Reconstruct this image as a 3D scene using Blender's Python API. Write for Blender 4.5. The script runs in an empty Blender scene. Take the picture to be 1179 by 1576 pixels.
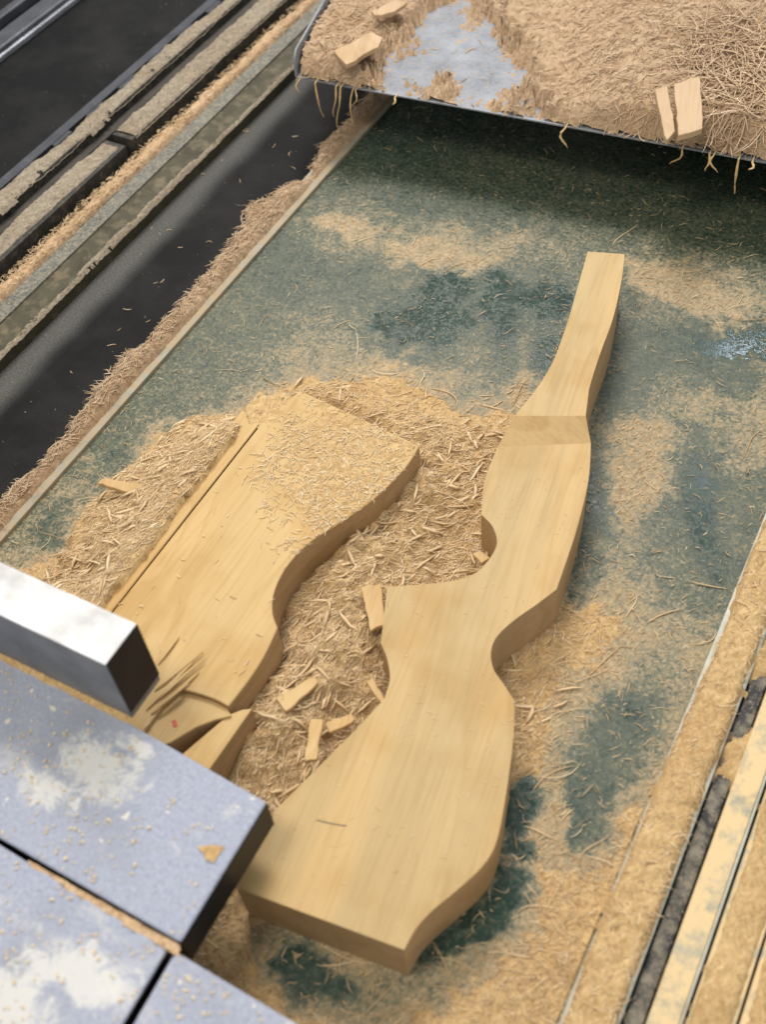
import bpy, bmesh, math, random
import numpy as np
from mathutils import Vector, Matrix
random.seed(7); rng = np.random.default_rng(11)
S = bpy.context.scene
# ------------------------------------------------------------------ camera
H = 0.7                                    # camera height above the bed (m)
FPX = 1721.76
CX, CY = 589.5, 788.0
RW = np.array([[0.88095147, 0.33062401, -0.33854433],
               [0.46823796, -0.71245024, 0.52265464],
               [-0.06839382, -0.61895268, -0.7824448]])   # world <- view (right, down, forward)
cam = bpy.data.cameras.new('camera'); co = bpy.data.objects.new('camera', cam)
S.collection.objects.link(co); S.camera = co
cam.sensor_fit = 'VERTICAL'; cam.sensor_height = 24.0; cam.lens = 24.0 * FPX / 1576.0
cam.clip_start = 0.01; cam.clip_end = 50
M = Matrix(((RW[0][0], -RW[0][1], -RW[0][2], 0), (RW[1][0], -RW[1][1], -RW[1][2], 0),
            (RW[2][0], -RW[2][1], -RW[2][2], H), (0, 0, 0, 1)))
co.matrix_world = M
cam.dof.use_dof = True; cam.dof.focus_distance = 0.95; cam.dof.aperture_fstop = 4.0
# ------------------------------------------------------------------ world and lamps
W = bpy.data.worlds.new('World'); S.world = W; W.use_nodes = True
W.node_tree.nodes['Background'].inputs[0].default_value = (0.97, 0.98, 0.97, 1)
W.node_tree.nodes['Background'].inputs[1].default_value = 0.58
def area(name, loc, target, size, power, col, sy=None):
    l = bpy.data.lights.new(name, 'AREA'); l.energy = power; l.color = col
    l.shape = 'RECTANGLE'; l.size = size; l.size_y = sy or size
    o = bpy.data.objects.new(name, l); S.collection.objects.link(o); o.location = loc
    o.rotation_euler = (Vector(target) - Vector(loc)).to_track_quat('-Z', 'Y').to_euler()
    return o
area('ceiling_lamp', (-1.0, 1.9, 2.1), (-0.25, 0.5, 0), 0.85, 46, (1.0, 0.94, 0.90), 0.65)
area('ceiling_lamp', (-0.45, -0.12, 1.75), (-0.3, 0.25, 0), 0.4, 13, (1.0, 0.89, 0.70))
# small cold lamps whose glints show on the bed
def glint(px, py, h, power, r):
    d = RW @ np.array([px-589.5, py-788.0, FPX]); t = -H/d[2]
    q = np.array([d[0]*t, d[1]*t, 0]) + np.array([d[0], d[1], -d[2]])/abs(d[2])*h
    l = bpy.data.lights.new('spot_lamp', 'POINT'); l.energy = power; l.shadow_soft_size = r; l.color = (.75, .87, 1)
    o = bpy.data.objects.new('spot_lamp', l); S.collection.objects.link(o); o.location = q
glint(1136, 592, 1.6, 13.0, .022); glint(1112, 700, 1.6, 4, .05)
S.view_settings.view_transform = 'Standard'; S.view_settings.look = 'None'
S.view_settings.exposure = 0.0; S.view_settings.gamma = 1.0
S.view_settings.use_curve_mapping = False
S.render.engine = 'CYCLES'
S.cycles.max_bounces = 6
# ------------------------------------------------------------------ helpers
def U(px, py, z=0.0):
    """a point of the photograph on the level z"""
    d = RW @ np.array([px - CX, py - CY, FPX]); t = (z - H) / d[2]
    return (d[0]*t, d[1]*t, z)
def proj(x, y, z=0.0):
    x = np.asarray(x, float); y = np.asarray(y, float); z = np.asarray(z, float) + 0*x
    w = np.stack([x, y, z - H]); q = np.tensordot(RW.T, w, 1)
    return CX + FPX*q[0]/q[2], CY + FPX*q[1]/q[2]
_lat = rng.random((256, 256))
def vn(x, y, f, s=0):
    x = x*f + 17.3*s + 100; y = y*f + 31.7*s + 100
    xi = np.floor(x).astype(int); yi = np.floor(y).astype(int)
    u = x - xi; v = y - yi; u = u*u*(3-2*u); v = v*v*(3-2*v)
    a = _lat[xi % 256, yi % 256]; b = _lat[(xi+1) % 256, yi % 256]
    c = _lat[xi % 256, (yi+1) % 256]; d = _lat[(xi+1) % 256, (yi+1) % 256]
    return (a*(1-u)+b*u)*(1-v) + (c*(1-u)+d*u)*v
def fbm(x, y, f, o=4, s=0):
    r = 0; a = 1; t = 0
    for i in range(o):
        r = r + a*vn(x, y, f*2**i, s+i*3); t += a; a *= 0.55
    return r/t
def sst(a, b, x):
    t = np.clip((x-a)/(b-a), 0, 1); return t*t*(3-2*t)
def tag(o, label=None, cat=None, group=None, kind=None):
    if label: o['label'] = label
    if cat: o['category'] = cat
    if group: o['group'] = group
    if kind: o['kind'] = kind
    return o
def link(name, me, mat=None, parent=None, smooth=False, side=None):
    o = bpy.data.objects.new(name, me); S.collection.objects.link(o)
    if mat: me.materials.append(mat)
    if side: me.materials.append(side)
    if parent: o.parent = parent
    if smooth: me.polygons.foreach_set('use_smooth', [True]*len(me.polygons))
    return o
def bevel(o, w, seg=2):
    m = o.modifiers.new('bevel', 'BEVEL'); m.width = w; m.segments = seg; m.limit_method = 'ANGLE'
    m.angle_limit = math.radians(35); return o
def empty(name, loc=(0, 0, 0)):
    o = bpy.data.objects.new(name, None); S.collection.objects.link(o); o.location = loc
    o.empty_display_size = 0.02; return o
def prism_mesh(name, top, zb, side=0):
    """top: list of (x,y,z) counter-clockwise or not; straight sides down to zb (number or list)"""
    bm = bmesh.new(); n = len(top)
    t = [bm.verts.new(p) for p in top]
    b = [bm.verts.new((p[0], p[1], zb if not isinstance(zb, (list, tuple)) else zb[i])) for i, p in enumerate(top)]
    bm.faces.new(t); bm.faces.new(b[::-1])
    for i in range(n): bm.faces.new((t[i], b[i], b[(i+1) % n], t[(i+1) % n])).material_index = side
    bmesh.ops.recalc_face_normals(bm, faces=bm.faces)
    me = bpy.data.meshes.new(name); bm.to_mesh(me); bm.free(); return me
def box_mesh(name, x0, x1, y0, y1, z0, z1):
    return prism_mesh(name, [(x0, y0, z1), (x1, y0, z1), (x1, y1, z1), (x0, y1, z1)], z0)
def curve_pts(pts, n=6):
    """pts: (x,y,corner) closed; Catmull-Rom between corners"""
    out = []; N = len(pts)
    for i in range(N):
        p1 = pts[i]; p2 = pts[(i+1) % N]
        p0 = pts[i-1] if not p1[2] else p1; p3 = pts[(i+2) % N] if not p2[2] else p2
        if p1[2] and p2[2]: out.append((p1[0], p1[1])); continue
        for k in range(n):
            t = k/n; q = []
            for a in (0, 1):
                q.append(0.5*((2*p1[a]) + (-p0[a]+p2[a])*t + (2*p0[a]-5*p1[a]+4*p2[a]-p3[a])*t*t
                              + (-p0[a]+3*p1[a]-3*p2[a]+p3[a])*t**3))
            out.append(tuple(q))
    return out
# ------------------------------------------------------------------ materials
def newmat(name):
    m = bpy.data.materials.new(name); m.use_nodes = True
    nt = m.node_tree; return m, nt, nt.nodes['Principled BSDF']
def node(nt, t, **k):
    n = nt.nodes.new(t)
    for a, v in k.items():
        if a == 'i':
            for q, w in v.items(): n.inputs[q].default_value = w
        else: setattr(n, a, v)
    return n
def ramp(nt, fac, stops):
    r = nt.nodes.new('ShaderNodeValToRGB'); e = r.color_ramp.elements
    while len(e) < len(stops): e.new(0.5)
    for k, (p, c) in enumerate(stops):
        e[k].position = p; e[k].color = (*c, 1) if len(c) == 3 else c
    nt.links.new(fac, r.inputs[0]); return r.outputs[0]
def noise(nt, vec, scale, detail=4, rough=0.6, dist=0):
    n = node(nt, 'ShaderNodeTexNoise', i={'Scale': scale, 'Detail': detail, 'Roughness': rough, 'Distortion': dist})
    if vec is not None: nt.links.new(vec, n.inputs['Vector'])
    return n.outputs['Fac']
def mapping(nt, rot=(0, 0, 0), sc=(1, 1, 1), loc=(0, 0, 0)):
    g = nt.nodes.new('ShaderNodeNewGeometry')
    m = node(nt, 'ShaderNodeMapping', vector_type='TEXTURE')
    m.vector_type = 'POINT'
    # rotate first, then scale
    r = node(nt, 'ShaderNodeMapping'); r.inputs['Rotation'].default_value = rot; r.inputs['Location'].default_value = loc
    nt.links.new(g.outputs['Position'], r.inputs['Vector'])
    m.inputs['Scale'].default_value = sc
    nt.links.new(r.outputs[0], m.inputs['Vector']); return m.outputs[0]
def mth(nt, op, a, b=None, clamp=False):
    n = nt.nodes.new('ShaderNodeMath'); n.operation = op; n.use_clamp = clamp
    for k, v in enumerate((a, b)):
        if v is None: continue
        if isinstance(v, (int, float)): n.inputs[k].default_value = v
        else: nt.links.new(v, n.inputs[k])
    return n.outputs[0]
def mix(nt, f, a, b, mode='MIX'):
    n = nt.nodes.new('ShaderNodeMix'); n.data_type = 'RGBA'; n.blend_type = mode
    for k, v in ((0, f), (6, a), (7, b)):
        if isinstance(v, (int, float)): n.inputs[k].default_value = v
        elif isinstance(v, tuple): n.inputs[k].default_value = (*v, 1) if len(v) == 3 else v
        else: nt.links.new(v, n.inputs[k])
    return n.outputs[2]
def bump(nt, h, dist, bsdf, strength=1.0, prev=None):
    b = node(nt, 'ShaderNodeBump', i={'Strength': strength, 'Distance': dist})
    nt.links.new(h, b.inputs['Height'])
    if prev: nt.links.new(prev, b.inputs['Normal'])
    nt.links.new(b.outputs[0], bsdf.inputs['Normal']); return b.outputs[0]
def wood_mat(name, ang, light, dark, streak, seed=0.0, side=False):
    m, nt, B = newmat(name)
    v = mapping(nt, rot=(0, 0, -ang), loc=(seed, seed*0.7, 0), sc=(1, 0.13, 0.6))
    n1 = noise(nt, v, 26, 5, 0.55, 0.6)
    v2 = mapping(nt, rot=(0, 0, -ang), loc=(seed, seed*0.7, 0), sc=(1, 0.28, 0.6))
    n0 = noise(nt, v2, 7, 3, 0.5, 1.0)
    rings = mth(nt, 'FRACT', mth(nt, 'MULTIPLY', n0, 11.0))
    rg = ramp(nt, rings, [(0.0, (1, 1, 1)), (0.55, (.97, .95, .92)), (0.93, (.83, .78, .68)), (1.0, (1, 1, 1))])
    base = ramp(nt, n1, [(0.3, dark), (0.52, light), (0.75, tuple(c*0.93 for c in light))])
    n2 = noise(nt, v, 6.5, 4, 0.6, 0.8)
    f2 = ramp(nt, n2, [(0.52, (0, 0, 0)), (0.68, (0.8, 0.8, 0.8))])
    c = mix(nt, 0.55, base, rg, 'MULTIPLY')
    c = mix(nt, f2, c, streak)
    v3 = mapping(nt, rot=(0, 0, -ang), loc=(seed+3, 0, 0), sc=(1, 0.04, 1))
    fine = noise(nt, v3, 420, 3, 0.6)
    c = mix(nt, 0.5, c, ramp(nt, fine, [(0.34, (.82, .77, .70)), (0.52, (1, 1, 1))]), 'MULTIPLY')
    blot = noise(nt, mapping(nt, loc=(seed, 2, 0)), 16, 3, 0.5)
    c = mix(nt, 0.6, c, ramp(nt, blot, [(0.36, (.84, .74, .58)), (0.52, (1, 1, 1))]), 'MULTIPLY')
    # sawdust powder lying on the faces turned upwards
    g = nt.nodes.new('ShaderNodeNewGeometry')
    pw = noise(nt, mapping(nt), 900, 3, 0.8)
    c = mix(nt, mth(nt, 'MULTIPLY', ramp(nt, pw, [(0.55, (0, 0, 0)), (0.72, (1, 1, 1))]), 0.25), c, (0.62, 0.45, 0.26))
    nt.links.new(c, B.inputs['Base Color']); B.inputs['Roughness'].default_value = 0.6
    B.inputs['Specular IOR Level'].default_value = 0.25
    bump(nt, fine, 0.0003, B, 0.35)
    return m
def dust_mat(name, c0=(0.42, 0.275, 0.16), c1=(0.66, 0.465, 0.29), c2=(0.78, 0.60, 0.40)):
    m, nt, B = newmat(name)
    v = mapping(nt, rot=(0, 0, 0.6), sc=(1, 0.35, 1))
    v2 = mapping(nt, rot=(0, 0, -0.5), sc=(1, 0.35, 1))
    a = noise(nt, v, 330, 4, 0.75, 0.8); b = noise(nt, v2, 420, 4, 0.75, 0.8)
    h = mth(nt, 'MAXIMUM', a, b)
    big = noise(nt, mapping(nt), 22, 4, 0.6)
    c = ramp(nt, h, [(0.40, c0), (0.54, c1), (0.72, c2)])
    c = mix(nt, 0.8, c, ramp(nt, big, [(0.3, (.86, .80, .74)), (0.6, (1, 1, 1))]), 'MULTIPLY')
    nt.links.new(c, B.inputs['Base Color']); B.inputs['Roughness'].default_value = 0.9
    B.inputs['Specular IOR Level'].default_value = 0.1
    bump(nt, h, 0.0022, B, 0.9); return m
def strand_mat(name='wood_shaving', st=None):
    m, nt, B = newmat(name)
    a = node(nt, 'ShaderNodeAttribute', attribute_name='tint')
    c = ramp(nt, a.outputs['Fac'], st or [(0, (.50, .33, .18)), (.35, (.70, .51, .30)), (.75, (.82, .63, .39)), (1, (.90, .76, .52))])
    nt.links.new(c, B.inputs['Base Color']); B.inputs['Roughness'].default_value = 0.75
    B.inputs['Specular IOR Level'].default_value = 0.2; return m
def metal_mat(name, c, rough=0.4, metallic=0.6, dust=0.3, dustcol=(0.5, 0.40, 0.27), scale=60, speck=0.0):
    m, nt, B = newmat(name)
    n = noise(nt, mapping(nt), scale, 6, 0.7)
    col = ramp(nt, noise(nt, mapping(nt, loc=(5, 1, 0)), 35, 5, 0.6), [(0.3, tuple(x*0.7 for x in c)), (0.7, tuple(min(1, x*1.25) for x in c))])
    f = ramp(nt, n, [(0.62-dust*0.35, (0, 0, 0)), (0.80-dust*0.3, (1, 1, 1))])
    f = mth(nt, 'MULTIPLY', f, min(1, dust*1.6))
    if speck:
        s = noise(nt, mapping(nt), 520, 2, 0.5)
        f = mth(nt, 'MAXIMUM', f, ramp(nt, s, [(0.70-speck*.2, (0, 0, 0)), (0.74-speck*.2, (1, 1, 1))]))
    col = mix(nt, f, col, dustcol)
    nt.links.new(col, B.inputs['Base Color']); B.inputs['Metallic'].default_value = metallic; B.inputs['Specular IOR Level'].default_value = 0.35 if dust else 0.15
    nt.links.new(mth(nt, 'ADD', mth(nt, 'MULTIPLY', f, 0.4), rough, True), B.inputs['Roughness'])
    bump(nt, n, 0.0004, B, 0.3); return m
M_DUST = dust_mat('sawdust'); M_STR = strand_mat(); M_STRP = strand_mat('wood_fibre', [(0, (.42, .29, .18)), (.35, (.58, .42, .27)), (.75, (.70, .53, .36)), (1, (.80, .64, .46))])
M_DUSTW = dust_mat('sawdust_yellow', (0.46, 0.30, 0.135), (0.66, 0.465, 0.235), (0.80, 0.60, 0.33))
M_DUSTP = dust_mat('sawdust_pink', (0.37, 0.25, 0.155), (0.56, 0.405, 0.265), (0.70, 0.53, 0.365))
M_DUSTG = dust_mat('sawdust_grey', (0.20, 0.165, 0.125), (0.36, 0.31, 0.235), (0.56, 0.48, 0.36))
M_CHIPP = wood_mat('tray_chip', 0.3, (0.60, 0.44, 0.28), (0.50, 0.35, 0.21), (0.54, 0.39, 0.25), 3.3)
M_CHIP = wood_mat('wood_chip', 0.3, (0.68, 0.49, 0.25), (0.56, 0.375, 0.18), (0.62, 0.43, 0.22), 3.3)
# ------------------------------------------------------------------ dust cover of the bed, 50 photo pixels per figure
ROWS = """111111111111111111111111
222222222221112222221111
222222222222222222222211
222222222443222222222222
222222222354555544333222
333333332222424233355543
333333333333102013334565
333333333443123132332102
333333344556654223233234
333333467887765564344555
333368888888888885453234
334788888888888883464233
447888888888888883353133
447888888888888883343233
568888888888888885543323
888888888888888887654333
888888888888888887765544
888888888888888777654555
888888888888888876423556
888888888888888775324666
888888888888888773235666
888888888888888152367777
888888888888888162477777
888888888888888476677777
888888888888887067777777
777777774577731377777777
777777772236535777777777
777777777234456777777777
777777777765677777777777""".split()
G = np.array([[int(c) for c in r] for r in ROWS], float)
HOLES = [(655, 500, 62, 20, -.15, 5), (690, 445, 40, 18, 0, 3), (775, 470, 22, 40, .2, 3), (845, 460, 40, 22, .2, 3), (840, 550, 30, 30, 0, 2),
         (1135, 532, 52, 20, .05, 3), (802, 1232, 22, 42, .2, 6), (800, 1298, 20, 12, 0, 5), (783, 1368, 22, 42, .5, 6),
         (735, 1432, 38, 22, -.5, 4), (690, 1462, 30, 16, -.4, 3), (470, 1490, 45, 30, .3, 4), (520, 1515, 40, 18, .3, 3),
         (905, 1245, 34, 50, .1, 1.0), (965, 1115, 48, 40, -.3, .8), (1075, 770, 26, 60, -.2, 1.5), (1095, 860, 20, 40, -.4, 1.5),
         (965, 640, 25, 90, .2, 1), (172, 720, 24, 40, .8, 2), (100, 800, 55, 22, -.9, 2),
         (1138, 596, 34, 24, 0, 1.5), (925, 760, 25, 60, .1, 1.6), (900, 880, 22, 40, .1, 2)]
HILLS = [(690, 400, 80, 16, .15, 2), (530, 350, 50, 16, .3, 2), (1060, 455, 100, 22, .45, 2.5), (805, 560, 14, 55, 0, 2),
         (975, 740, 40, 60, .1, 1.5), (1010, 670, 60, 20, .2, 1.6), (1140, 690, 40, 30, 0, 1.2), (855, 1270, 16, 70, .15, 2.5)]
def dens(x, y):
    px, py = proj(x, y, 0.0)
    wx = (fbm(x, y, 28, 4, 2)-.5)*110; wy = (fbm(x, y, 28, 4, 5)-.5)*110
    wx = wx+(fbm(x, y, 130, 4, 6)-.5)*75; wy = wy+(fbm(x, y, 130, 4, 8)-.5)*75
    gx = np.clip((px+wx*.6-25)/50, 0, 22.999); gy = np.clip((py+wy*.6-175)/50, 0, 27.999)
    i = gx.astype(int); j = gy.astype(int); u = gx-i; v = gy-j
    d = (G[j, i]*(1-u)+G[j, i+1]*u)*(1-v)+(G[j+1, i]*(1-u)+G[j+1, i+1]*u)*v
    for L, s in ((HOLES, -1), (HILLS, 1)):
        for (hx, hy, a, b, r, k) in L:
            dx = px+wx*.35-hx; dy = py+wy*.35-hy; c, q = math.cos(r), math.sin(r)
            e = ((dx*c+dy*q)/a)**2+((-dx*q+dy*c)/b)**2
            d = d-k*sst(1.9, 0.5, e) if s < 0 else np.maximum(d, np.minimum(d+k*sst(2.2, 0.3, e), 5.8))
    return np.clip(d, 0, 9)
def inpoly(x, y, poly):
    r = np.zeros(np.shape(x), bool); n = len(poly); j = n-1
    for i in range(n):
        xi, yi = poly[i][:2]; xj, yj = poly[j][:2]
        c = ((yi > y) != (yj > y)) & (x < (xj-xi)*(y-yi)/(yj-yi+1e-12)+xi); r ^= c; j = i
    return r
_LA = np.array(U(372, 630, .05)[:2]); _LB = np.array(U(20, 1090, .05)[:2])
def lefth(x, y):
    e = _LB-_LA; L = np.hypot(*e); e = e/L; n = np.array([e[1], -e[0]])
    if n[0] > 0: n = -n
    s = (x-_LA[0])*e[0]+(y-_LA[1])*e[1]; d = (x-_LA[0])*n[0]+(y-_LA[1])*n[1]
    a = sst(-.03, .03, s); w = .135+.09*(fbm(x, y, 20, 3, 77)-.5)
    return a*.0520*(1-np.clip((d-.002)/w, 0, 1))**2.3*sst(-.0135, -.0115, d+(fbm(x, y, 60, 3, 79)-.5)*.010)*(1+(fbm(x, y, 50, 4, 78)-.5)*.45*sst(0, .03, d))
def bed_height(x, y):
    d = dens(x, y); px, py = proj(x, y, 0.0)
    h = sst(5.5, 8.3, d)*0.0045
    for (hx, hy, a, b, r, k) in [(560, 930, 100, 140, .5, .027), (430, 1130, 70, 120, .7, .022), (620, 770, 120, 70, 0, .020), (700, 680, 80, 50, 0, .012),
                                 (560, 640, 90, 28, .5, .013), (540, 1060, 60, 60, 0, .012)]:
        dx = px-hx; dy = py-hy; c, q = math.cos(r), math.sin(r)
        e = ((dx*c+dy*q)/a)**2+((-dx*q+dy*c)/b)**2; h = h+k*np.exp(-1.2*e)*sst(4, 7, d)
    n = fbm(x, y, 90, 4, 9)-.5; n2 = fbm(x, y, 260, 3, 4)-.5
    return h*(1+n*.7) + n2*0.0030*sst(5, 8, d) + n*0.003 + (d-7.1)*0.0010 + lefth(x, y)*sst(5, 8, d)
def heightfield(name, xs, ys, fz, mat, mask=None, zmin=-1e9):
    X, Y = np.meshgrid(xs, ys); Z = fz(X, Y); ny, nx = X.shape
    keep = Z > zmin
    if mask is not None: keep &= mask(X, Y)
    k = keep[:-1, :-1] | keep[1:, :-1] | keep[:-1, 1:] | keep[1:, 1:]
    if mask is not None:
        mk = mask(X, Y); k &= mk[:-1, :-1] & mk[1:, :-1] & mk[:-1, 1:] & mk[1:, 1:]
    idx = np.arange(nx*ny).reshape(ny, nx)
    q = np.stack([idx[:-1, :-1][k], idx[:-1, 1:][k], idx[1:, 1:][k], idx[1:, :-1][k]], 1)
    used = np.unique(q); remap = np.zeros(nx*ny, int); remap[used] = np.arange(len(used))
    V = np.stack([X.ravel(), Y.ravel(), Z.ravel()], 1)[used]
    return link(name, raw_mesh(name, V, remap[q]), mat, smooth=True)
def raw_mesh(name, V, Q):
    me = bpy.data.meshes.new(name); me.vertices.add(len(V)); me.vertices.foreach_set('co', V.astype(np.float32).ravel())
    me.loops.add(Q.size); me.loops.foreach_set('vertex_index', Q.astype(np.int32).ravel())
    me.polygons.add(len(Q)); me.polygons.foreach_set('loop_start', np.arange(0, Q.size, Q.shape[1], dtype=np.int32))
    me.update(calc_edges=True); return me
def strands(name, P, L, Wd, ang, fz, lift=0.001, curl=0.6, rise=0.25, K=6, mat=None, tint=.5, var=.25):
    """curled shavings: three-sided tapered tubes that follow the surface fz under them"""
    n = len(P); t = np.linspace(-.5, .5, K)
    cu = rng.normal(0, curl, n); cu2 = rng.normal(0, curl*1.5, n)
    a = ang[:, None] + cu[:, None]*t[None]*2 + cu2[:, None]*(t[None]**2)*3
    step = L[:, None]/(K-1)
    x = np.cumsum(np.cos(a)*step, 1); y = np.cumsum(np.sin(a)*step, 1)
    x = x-x.mean(1, keepdims=True)+P[:, :1]; y = y-y.mean(1, keepdims=True)+P[:, 1:2]
    zc = fz(x, y)
    zl = rng.normal(0, rise, n)[:, None]*t[None]*L[:, None] + rng.uniform(0, 1, n)[:, None]*lift
    arch = rng.normal(0, 0.25*rise, n)[:, None]*(0.25-t[None]**2)*4*L[:, None]
    z = zc.mean(1, keepdims=True)*.5+zc*.5 + np.maximum(zl+np.abs(arch), -0.0012) + Wd[:, None]*.3
    w = Wd[:, None]*(1-0.75*np.abs(t[None]*2)**2.5)*.5
    nx = -np.sin(a); ny = np.cos(a); rr = rng.uniform(0, 6.28, n)[:, None]
    V = np.zeros((n, K, 3, 3))
    for s in range(3):
        ph = rr+s*2.094; cs = np.cos(ph)*w; sn = np.sin(ph)*w*0.55
        V[:, :, s, 0] = x+nx*cs; V[:, :, s, 1] = y+ny*cs; V[:, :, s, 2] = z+sn
    base = np.arange(n)[:, None, None]*(K*3)+np.arange(K-1)[None, :, None]*3
    s = np.arange(3)[None, None]; s2 = (s+1) % 3
    Q = np.stack([base+s, base+s2, base+3+s2, base+3+s], -1).reshape(-1, 4)
    me = raw_mesh(name, V.reshape(-1, 3), Q)
    at = me.attributes.new('tint', 'FLOAT', 'POINT')
    at.data.foreach_set('value', np.repeat(np.clip(rng.normal(tint, var, n), 0, 1), K*3).astype(np.float32))
    return link(name, me, mat or M_STR, smooth=True)
# ------------------------------------------------------------------ the bed and the pit beside it
def Xr(px, z, row): return U(px, row, z)[0]
XL = (U(600, 165)[0]+U(0, 840)[0])/2; XR = (U(1179, 790)[0]+U(860, 1576)[0])/2
Y0, Y1 = -0.25, 1.75
def bed_material():
    m, nt, B = newmat('green_bed')
    a = node(nt, 'ShaderNodeAttribute', attribute_name='dust').outputs['Fac']
    v = mapping(nt)
    fine = noise(nt, v, 260, 6, 0.8, 0.4); mid = noise(nt, v, 55, 5, 0.7, 0.6)
    grit = noise(nt, mapping(nt, rot=(0, 0, .5), sc=(1, .4, 1)), 620, 4, 0.75, 0.5)
    clean = ramp(nt, mid, [(0.3, (.012, .036, .026)), (0.7, (.022, .052, .038))])
    # film of fine dust: grows with the cover
    fl = mth(nt, 'ADD', mth(nt, 'MULTIPLY', a, 0.098), mth(nt, 'MULTIPLY', mth(nt, 'SUBTRACT', fine, 0.5), 1.7))
    fl = mth(nt, 'ADD', fl, mth(nt, 'MULTIPLY', mth(nt, 'SUBTRACT', mid, 0.5), 0.5), True)
    c = mix(nt, mth(nt, 'MULTIPLY', fl, 0.95), clean, (.275, .262, .165))
    # tan dust in patches
    td = mth(nt, 'ADD', mth(nt, 'MULTIPLY', a, 0.20), mth(nt, 'MULTIPLY', mth(nt, 'SUBTRACT', mid, 0.5), 0.9))
    td = mth(nt, 'ADD', td, mth(nt, 'MULTIPLY', mth(nt, 'SUBTRACT', fine, 0.5), 2.2))
    td = ramp(nt, mth(nt, 'MULTIPLY', td, 0.5), [(0.34, (0, 0, 0)), (0.66, (1, 1, 1))])
    tc = ramp(nt, grit, [(0.35, (.37, .265, .15)), (0.6, (.57, .44, .265)), (0.78, (.72, .58, .38))])
    c = mix(nt, td, c, tc)
    # single pale flecks
    sp = mth(nt, 'ADD', grit, mth(nt, 'MULTIPLY', a, 0.012))
    spf = ramp(nt, sp, [(0.62, (0, 0, 0)), (0.70, (1, 1, 1))])
    c = mix(nt, mth(nt, 'MULTIPLY', spf, 0.75), c, (.52, .46, .34))
    nt.links.new(c, B.inputs['Base Color'])
    r = mth(nt, 'ADD', mth(nt, 'MULTIPLY', mth(nt, 'MAXIMUM', fl, td), 0.5), 0.17, True)
    nt.links.new(r, B.inputs['Roughness']); B.inputs['Specular IOR Level'].default_value = 0.36
    bump(nt, mth(nt, 'MULTIPLY', grit, mth(nt, 'MAXIMUM', fl, td)), 0.001, B, 0.6)
    return m
M_BED = bed_material()
xs = np.arange(XL, XR+0.0025, 0.0025); ys = np.arange(Y0, Y1, 0.0025); xs[-1] = XR
bed = heightfield('machine_bed', xs, ys, lambda x, y: x*0, M_BED)
V = np.zeros(len(bed.data.vertices)*3, np.float32); bed.data.vertices.foreach_get('co', V); V = V.reshape(-1, 3)
at = bed.data.attributes.new('dust', 'FLOAT', 'POINT'); at.data.foreach_set('value', dens(V[:, 0], V[:, 1]).astype(np.float32))
tag(bed, kind='structure')
sub = link('bed_base', box_mesh('bed_base', XL+.002, XR+.5, Y0, Y1, -0.3, -0.004), metal_mat('dark_base', (.02, .025, .025)))
tag(sub, kind='structure')
def dark_sheet():
    m, nt, B = newmat('dark_pit')
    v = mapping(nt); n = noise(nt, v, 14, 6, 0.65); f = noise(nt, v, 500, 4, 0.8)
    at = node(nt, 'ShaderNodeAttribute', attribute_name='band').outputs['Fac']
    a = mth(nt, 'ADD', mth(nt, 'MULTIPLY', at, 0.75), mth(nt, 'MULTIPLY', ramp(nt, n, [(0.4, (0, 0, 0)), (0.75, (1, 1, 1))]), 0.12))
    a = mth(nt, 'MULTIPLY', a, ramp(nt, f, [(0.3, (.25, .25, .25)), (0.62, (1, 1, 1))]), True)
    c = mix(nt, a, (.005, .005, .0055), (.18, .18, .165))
    sp = ramp(nt, noise(nt, v, 300, 1, 0.4), [(0.775, (0, 0, 0)), (0.80, (1, 1, 1))])
    c = mix(nt, mth(nt, 'MULTIPLY', sp, 0.4), c, (.45, .4, .3))
    nt.links.new(c, B.inputs['Base Color']); B.inputs['Roughness'].default_value = 0.55; B.inputs['Specular IOR Level'].default_value = .15
    return m
ZP = -0.014
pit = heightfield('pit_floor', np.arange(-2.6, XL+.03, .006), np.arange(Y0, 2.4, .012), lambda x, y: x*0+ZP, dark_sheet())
V = np.zeros(len(pit.data.vertices)*3, np.float32); pit.data.vertices.foreach_get('co', V); V = V.reshape(-1, 3)
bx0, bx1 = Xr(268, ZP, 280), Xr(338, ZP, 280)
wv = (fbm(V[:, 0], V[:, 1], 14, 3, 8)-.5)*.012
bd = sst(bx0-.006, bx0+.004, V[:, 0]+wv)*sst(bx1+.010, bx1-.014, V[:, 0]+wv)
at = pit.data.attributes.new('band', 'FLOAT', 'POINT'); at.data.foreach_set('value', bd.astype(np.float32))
tag(pit, kind='structure')
# edge strip at the left of the bed
M_EDGE = metal_mat('pale_edge', (.33, .33, .27), 0.5, 0.1, 0.7, (.45, .36, .24), 90)
ZE = 0.004
xe0 = Xr(462, ZE, 280)
el = link('edge_rail', box_mesh('edge_rail', xe0, XL, Y0, Y1, ZP, ZE), M_EDGE); bevel(el, .0008)
tag(el, 'pale edge rail between the green bed and the dark pit, buried in sawdust', 'rail')
xd0 = Xr(448, ZE, 280)
def rag(y, s=0, amp=.016): return (fbm(y*0+3.1*s, y, 16, 5, 21+s)-.5)*amp*2
def ledge_h(x, y):
    t = (x-xd0)/(XL-xd0)
    base = ZE+0.001+0.006*np.sin(np.clip(t*1.25, 0, 1)*3.14)**.7
    r = rag(y, 0, .026)+(fbm(x, y, 160, 3, 3)-.5)*.008
    return base+(fbm(x, y, 60, 5, 13)-.45)*.011 - 0.03*sst(.004, -.006, x-xd0-r) - .010*sst(XL-.009, XL-.003, x)
hf = heightfield('sawdust_ridge', np.arange(xd0-.03, XL-.001, .0022), np.arange(0.2, 1.6, .0022), ledge_h, M_DUSTP, zmin=ZE-.006)
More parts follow.
